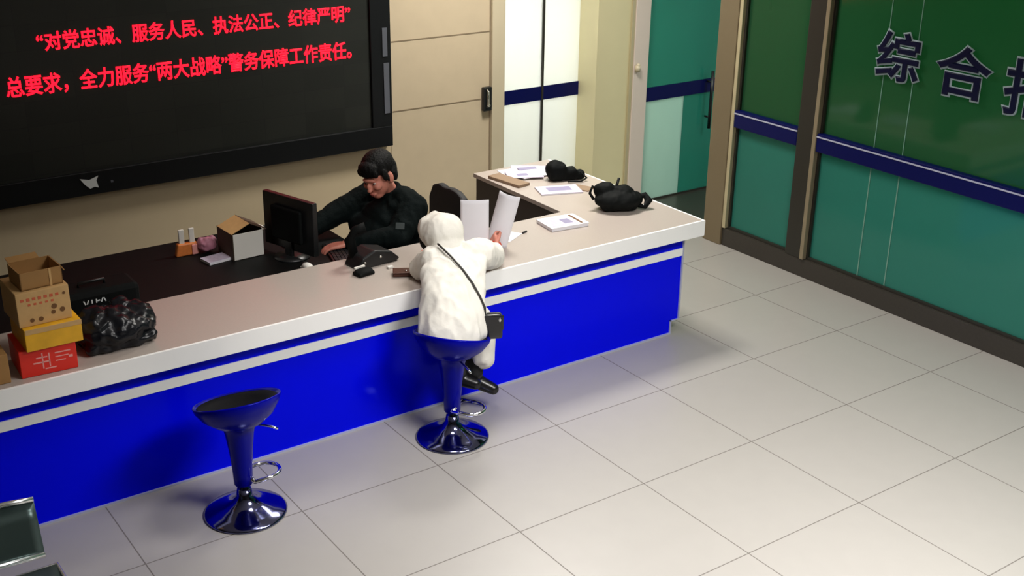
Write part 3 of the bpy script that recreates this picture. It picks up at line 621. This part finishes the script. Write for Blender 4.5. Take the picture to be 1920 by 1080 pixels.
def hand(bm, wrist, R, curl, s=1.0, thumb=1, spread=.12):
    """R columns: x across the knuckles (thumb side +x), y along the fingers, z back of hand"""
    W = Vector(wrist)
    P = lambda x, y, z: W+R @ Vector((x*s, y*s, z*s))
    for x, y in ((-.028, .045), (-.010, .045), (.010, .045), (.028, .045)): limb(bm, [P(x*.5, .0, 0), P(x, y, .002), P(x*1.05, y+.035, 0)], [.015*s, .0135*s, .0115*s])
    for i, (x, L) in enumerate(((.030, .072), (.011, .080), (-.009, .074), (-.028, .058))):
        p = P(x*1.08, .082, 0); a = -curl*.6; pts = [p]; d = 0
        for q, f in enumerate((.45, .32, .23)):
            d += curl*(.7, .9, .7)[q]
            v = Vector((x*spread*8*.3, math.cos(d), -math.sin(d))).normalized()*L*f*s
            p = p+R @ v; pts.append(p)
        limb(bm, pts, [.0095*s, .0088*s, .0080*s, .0068*s])
    limb(bm, [P(.022, .018, -.004), P(.048, .045, -.014), P(.056, .072, -.024), P(.050, .094, -.032)], [.014*s, .0115*s, .010*s, .008*s])

# ---- officer behind the counter
of = thing('person', 'person in black uniform seated behind the counter, facing the monitor', 'person', (1.58, 3.08, 0))
OB = Vector((-1.58, -3.08, 0))
def rel(b, *pts): return [Vector(p)+b for p in pts]
hc = Vector((1.335, 3.06, 1.145)); hR = frame((-.86, -.36, -.36), (-.2, 0, 1))
nk = Vector((1.43, 3.10, 1.02)); shn = Vector((1.49, 2.905, .945)); shf = Vector((1.44, 3.28, .955))
eln = Vector((1.33, 2.82, .81)); hdn = Vector((1.05, 2.99, .765)); elf = Vector((1.16, 3.30, .86)); hdf = Vector((.90, 3.26, .785))
bm = bmesh.new()
P = head_shapes(bm, hc+OB, hR, 1.12)
limb(bm, rel(OB, hc+Vector((.04, 0, -.05)), nk, (1.46, 3.1, .95)), [.055, .056, .06])
limb(bm, rel(OB, (1.465, 3.09, .88), (1.52, 3.08, .70), (1.555, 3.08, .56)), [.085, .09, .09])
limb(bm, rel(OB, shn, eln, hdn), [.045, .04, .027]); limb(bm, rel(OB, shf, elf, hdf), [.045, .04, .027])
limb(bm, rel(OB, (1.50, 3.0, .52), (1.18, 2.98, .55), (1.20, 2.98, .10), (1.10, 2.98, .06)), [.085, .065, .045, .04]); limb(bm, rel(OB, (1.50, 3.17, .52), (1.18, 3.20, .55), (1.22, 3.20, .10), (1.12, 3.2, .06)), [.085, .065, .045, .04])
hand(bm, hdn+OB, frame((-.93, .34, -.12)), .45, 1.1); hand(bm, hdf+OB, frame((-.95, .1, -.1)), .5)
flesh('body', bm, 'skin', of, .0055, 3)
for sg in (1, -1):
    bm = bmesh.new(); ell(bm, P(sg*.030, .077, .0), (.011, .007, .004), hR); ey = from_bm('eye', bm, 'eyew', of, True)
    bm = bmesh.new(); ell(bm, P(sg*.030, .086, -.001), (.0055, .003, .0055), hR); from_bm('iris', bm, 'iris', ey, True)
bm = bmesh.new(); ell(bm, P(0, .094, -.066), (.020, .006, .004), hR); ell(bm, P(0, .093, -.074), (.017, .006, .005), hR); from_bm('lips', bm, 'lip', of, True)
bm = bmesh.new()
def HE(x, y, z, a, b, d): ell(bm, P(x, y, z), (a*1.12, b*1.12, d*1.12), hR)
HE(0, -.022, .062, .088, .100, .078); HE(0, -.062, .015, .080, .062, .085); HE(0, .055, .085, .062, .042, .034)
for x in (-.05, -.025, 0, .025, .05): HE(x, .082-abs(x)*.25, .060, .020, .016, .026)
for sg in (1, -1): HE(sg*.078, .025, .03, .012, .022, .038); HE(sg*.074, -.045, -.01, .014, .03, .045); HE(sg*.080, .012, .0, .006, .011, .022)
flesh('hair', bm, 'hair', of, .006, 2, .003, (60, 60, 30))
# jacket
bm = bmesh.new()
for (c, r) in (((1.57, 3.08, .56), (.155, .185, .10)), ((1.56, 3.08, .66), (.145, .175, .12)), ((1.53, 3.085, .80), (.14, .185, .13)), ((1.49, 3.09, .90), (.125, .20, .10)), ((1.465, 3.09, .97), (.10, .17, .07)), ((1.38, 3.08, .84), (.14, .20, .13)), ((1.30, 3.10, .80), (.13, .20, .09)), ((1.46, 2.98, .90), (.12, .12, .12))): ell(bm, Vector(c)+OB, r)
limb(bm, rel(OB, (1.475, 3.0, .98), shn, eln, hdn+Vector((.035, -.02, .004))), [.085, .10, .078, .050]); limb(bm, rel(OB, (1.45, 3.18, .985), shf, elf, hdf+Vector((.04, .02, .004))), [.085, .10, .08, .055])
flesh('jacket', bm, 'uni', of, .009, 3, .006, (14, 14, 9), 3)
bm = bmesh.new()
cR = frame((-.86, -.2, .35)).col[1]
t = bmesh.new(); 
pts = []
ax = Vector((-.45, 0, 1)).normalized(); e1 = Vector((0, 1, 0)); e2 = ax.cross(e1)
ring = [nk+OB+Vector((.005, 0, -.012))+(e1*math.cos(a)+e2*math.sin(a))*.069 for a in [2*PI*k/24 for k in range(24)]]
tube(bm, ring, .018, 10, True); tube(bm, [p+ax*.02 for p in ring], .014, 10, True); flesh('collar', bm, 'uni', of, .006, 2)
bm = bmesh.new(); limb(bm, rel(OB, (1.50, 3.0, .53), (1.18, 2.98, .555), (1.20, 2.98, .11)), [.105, .082, .062]); limb(bm, rel(OB, (1.50, 3.17, .53), (1.18, 3.20, .555), (1.22, 3.20, .11)), [.105, .082, .062]); flesh('trousers', bm, 'trousers', of, .010, 3, .004)
for y in (2.98, 3.20):
    bm = bmesh.new(); limb(bm, rel(OB, (1.22, y, .055), (1.08, y, .040)), [.052, .042]); bx(bm, Vector((1.03, y-.045, 0))+OB, Vector((1.27, y+.045, .03))+OB, .01); flesh('shoe', bm, 'boot', of, .007, 3)
def patch(name, m, parent, c, n, w, h, up=(0, 0, 1), th=.006):
    f = Vector(n).normalized(); r = f.cross(Vector(up)).normalized(); u = r.cross(f)
    mm = Matrix((r, f, u)).transposed().to_4x4(); mm.translation = Vector(c)
    boxes(name, m, parent, ((-w/2, -th/2, -h/2), (w/2, th/2, h/2)), bev=.002, mtx=mm)
CAMV = Vector((-.45, -.85, .3))
patch('sleeve_badge', 'badge', of, eln.lerp(shn, .35)+OB+Vector((-.062, -.066, .035)), (-.6, -.7, .4), .055, .04)
patch('shoulder_mark', 'white_mark', of, shn+OB+Vector((-.0, -.03, .085)), (0, -.35, 1), .035, .012, (1, 0, 0))
patch('name_tag', 'badge', of, Vector((1.375, 2.99, .90))+OB, (-.9, -.4, .2), .035, .012)
bm = bmesh.new(); cd = (hdn-eln).normalized()
e1 = cd.orthogonal().normalized(); e2 = cd.cross(e1)
tube(bm, [hdn+OB+Vector((.028, -.018, 0))+(e1*math.cos(a)+e2*math.sin(a))*.036 for a in [2*PI*k/20 for k in range(20)]], .008, 8, True); from_bm('shirt_cuff', bm, 'cardw', of, True)

# ---- woman on the stool, seen from behind
wo = thing('person', 'person in hooded cream coat on the bar stool, leaning over the counter', 'person', (1.06, 1.78, 0))
WB = Vector((-1.06, -1.78, 0))
wh = Vector((1.225, 2.145, 1.035)); wR = frame((.12, .80, -.62), (0, .6, 1))
sl = Vector((1.10, 2.03, .96)); sr = Vector((1.385, 1.99, .945)); el_ = Vector((1.085, 2.15, .868)); er = Vector((1.545, 2.10, .862)); hl = Vector((1.25, 2.36, .85)); hr = Vector((1.675, 2.255, .855))
bm = bmesh.new()
P = head_shapes(bm, wh+WB, wR, .96)
limb(bm, rel(WB, wh+Vector((0, -.03, -.02)), (1.215, 2.06, .99), (1.20, 1.99, .93)), [.05, .05, .07])
limb(bm, rel(WB, (1.18, 1.94, .89), (1.10, 1.82, .75), (1.06, 1.78, .67)), [.11, .10, .13])
limb(bm, rel(WB, sl, el_, hl), [.045, .038, .022]); limb(bm, rel(WB, sr, er, hr), [.045, .038, .022])
limb(bm, rel(WB, (1.0, 1.80, .645), (1.17, 1.99, .56), (1.215, 1.965, .22), (1.27, 1.90, .20)), [.075, .055, .036, .03]); limb(bm, rel(WB, (1.13, 1.80, .645), (1.33, 1.97, .55), (1.315, 1.945, .20), (1.38, 1.88, .16)), [.075, .055, .036, .03])
hand(bm, hl+WB, frame((.6, .78, -.05)), .5, .92)
hand(bm, hr+WB, frame((.25, .80, .35), (-.85, .1, .3)), .85, .92)
flesh('body', bm, 'skin', wo, .0055, 3)
for sg in (1, -1):
    bm = bmesh.new(); ell(bm, P(sg*.030, .079, .0), (.012, .008, .006), wR); ey = from_bm('eye', bm, 'eyew', wo, True)
    bm = bmesh.new(); ell(bm, P(sg*.030, .086, -.001), (.0055, .003, .0055), wR); from_bm('iris', bm, 'iris', ey, True)
bm = bmesh.new()
def HE2(x, y, z, a, b, d): ell(bm, P(x, y, z), (a, b, d), wR)
HE2(0, -.015, .045, .080, .088, .068); HE2(0, -.045, .0, .078, .055, .085); HE2(-.078, .02, -.03, .022, .04, .09); HE2(.078, .02, -.03, .022, .04, .09); HE2(0, .055, .068, .05, .03, .025); HE2(-.085, .055, .01, .03, .04, .06)
flesh('hair', bm, 'hair', wo, .006, 2, .003, (60, 60, 30))
# coat with hood
bm = bmesh.new()
loft(bm, [(Vector(c)+WB, a, b) for c, a, b in (((1.06, 1.775, .585), .165, .145), ((1.062, 1.778, .62), .19, .16), ((1.07, 1.79, .70), .188, .15), ((1.10, 1.83, .80), .178, .138), ((1.15, 1.90, .90), .188, .128), ((1.195, 1.96, .965), .185, .11), ((1.215, 2.01, 1.0), .13, .085), ((1.22, 2.04, 1.02), .07, .06))])
limb(bm, rel(WB, (1.15, 2.0, .965), sl, el_, hl+Vector((-.03, -.05, .01))), [.07, .075, .060, .043]); limb(bm, rel(WB, (1.30, 1.99, .96), sr, er, hr+Vector((-.06, -.075, .004))), [.08, .092, .070, .046])
limb(bm, rel(WB, (1.14, 1.80, .64), (1.30, 1.91, .60), (1.345, 1.90, .48), (1.355, 1.905, .34)), [.10, .088, .075, .062]); limb(bm, rel(WB, (1.30, 1.90, .50), (1.325, 1.885, .36)), [.06, .05])
flesh('coat', bm, 'coat', wo, .008, 8, .011, (14, 14, 3.0), 9)
bm = bmesh.new()
ell(bm, wh+WB+Vector((.004, -.010, .022)), (.120, .124, .118)); ell(bm, wh+WB+Vector((-.005, -.075, -.035)), (.105, .09, .075)); ell(bm, wh+WB+Vector((.004, .055, .022)), (.112, .10, .106))
ell(bm, wh+WB+Vector((.0, -.13, -.08)), (.13, .065, .05)); ell(bm, wh+WB+Vector((-.005, -.175, -.11)), (.085, .05, .05))
flesh('hood', bm, 'coat', wo, .007, 8, .009, (12, 12, 5), 4)
for nm, a, b, toe in (('boot', (1.215, 1.965, .33), (1.22, 1.955, .225), (1.285, 1.885, .20)), ('boot', (1.32, 1.955, .31), (1.32, 1.94, .19), (1.395, 1.865, .145))):
    bm = bmesh.new(); limb(bm, rel(WB, a, b, toe), [.052, .048, .036]); flesh(nm, bm, 'boot', wo, .007, 3)
bm = bmesh.new()
limb(bm, rel(WB, (1.0, 1.81, .63), (1.17, 1.99, .565), (1.215, 1.967, .27)), [.085, .07, .055]); limb(bm, rel(WB, (1.15, 1.82, .63), (1.33, 1.965, .55), (1.318, 1.95, .25)), [.085, .07, .055]); flesh('trousers', bm, 'trousers', wo, .008, 3, .004)
bm = bmesh.new(); cd = (hr-er).normalized(); e1 = cd.orthogonal().normalized(); e2 = cd.cross(e1)
tube(bm, [hr+WB+cd*.012+(e1*math.cos(a)+e2*math.sin(a))*.027 for a in [2*PI*k/20 for k in range(20)]], .006, 8, True); from_bm('bracelet', bm, 'coral', wo, True)
# crossbody bag
hb = thing('shoulder_bag', 'small shiny black crossbody bag at the hip of the cream coat', 'bag', (1.245, 1.695, .585))
bR = Matrix.Rotation(-.45, 4, 'Z')
bm = bmesh.new(); bx(bm, (-.075, -.035, -.01), (.075, .035, .135), .018); bmesh.ops.transform(bm, matrix=bR, verts=bm.verts); from_bm('body', bm, 'pleather', hb, True)
bm = bmesh.new(); bx(bm, (-.077, -.042, .05), (.077, -.030, .137), .005); bmesh.ops.transform(bm, matrix=bR, verts=bm.verts); from_bm('flap', bm, 'pleather', hb)
for p, s in (((-.045, -.043, .10), (.007, .003, .022)), ((.055, -.043, .112), (.007, .003, .012))):
    bm = bmesh.new(); ell(bm, (0, 0, 0), s); bmesh.ops.transform(bm, matrix=bR @ T(p), verts=bm.verts); from_bm('clasp', bm, 'silver', hb, True)
bm = bmesh.new()
BB = Vector((-1.245, -1.695, -.585))
tube(bm, rel(BB, (1.215, 1.685, .715), (1.21, 1.683, .77), (1.195, 1.708, .83), (1.175, 1.755, .90), (1.155, 1.81, .955), (1.13, 1.90, 1.015), (1.11, 2.0, 1.06)), .006, 8); from_bm('strap', bm, 'strap', hb, True)
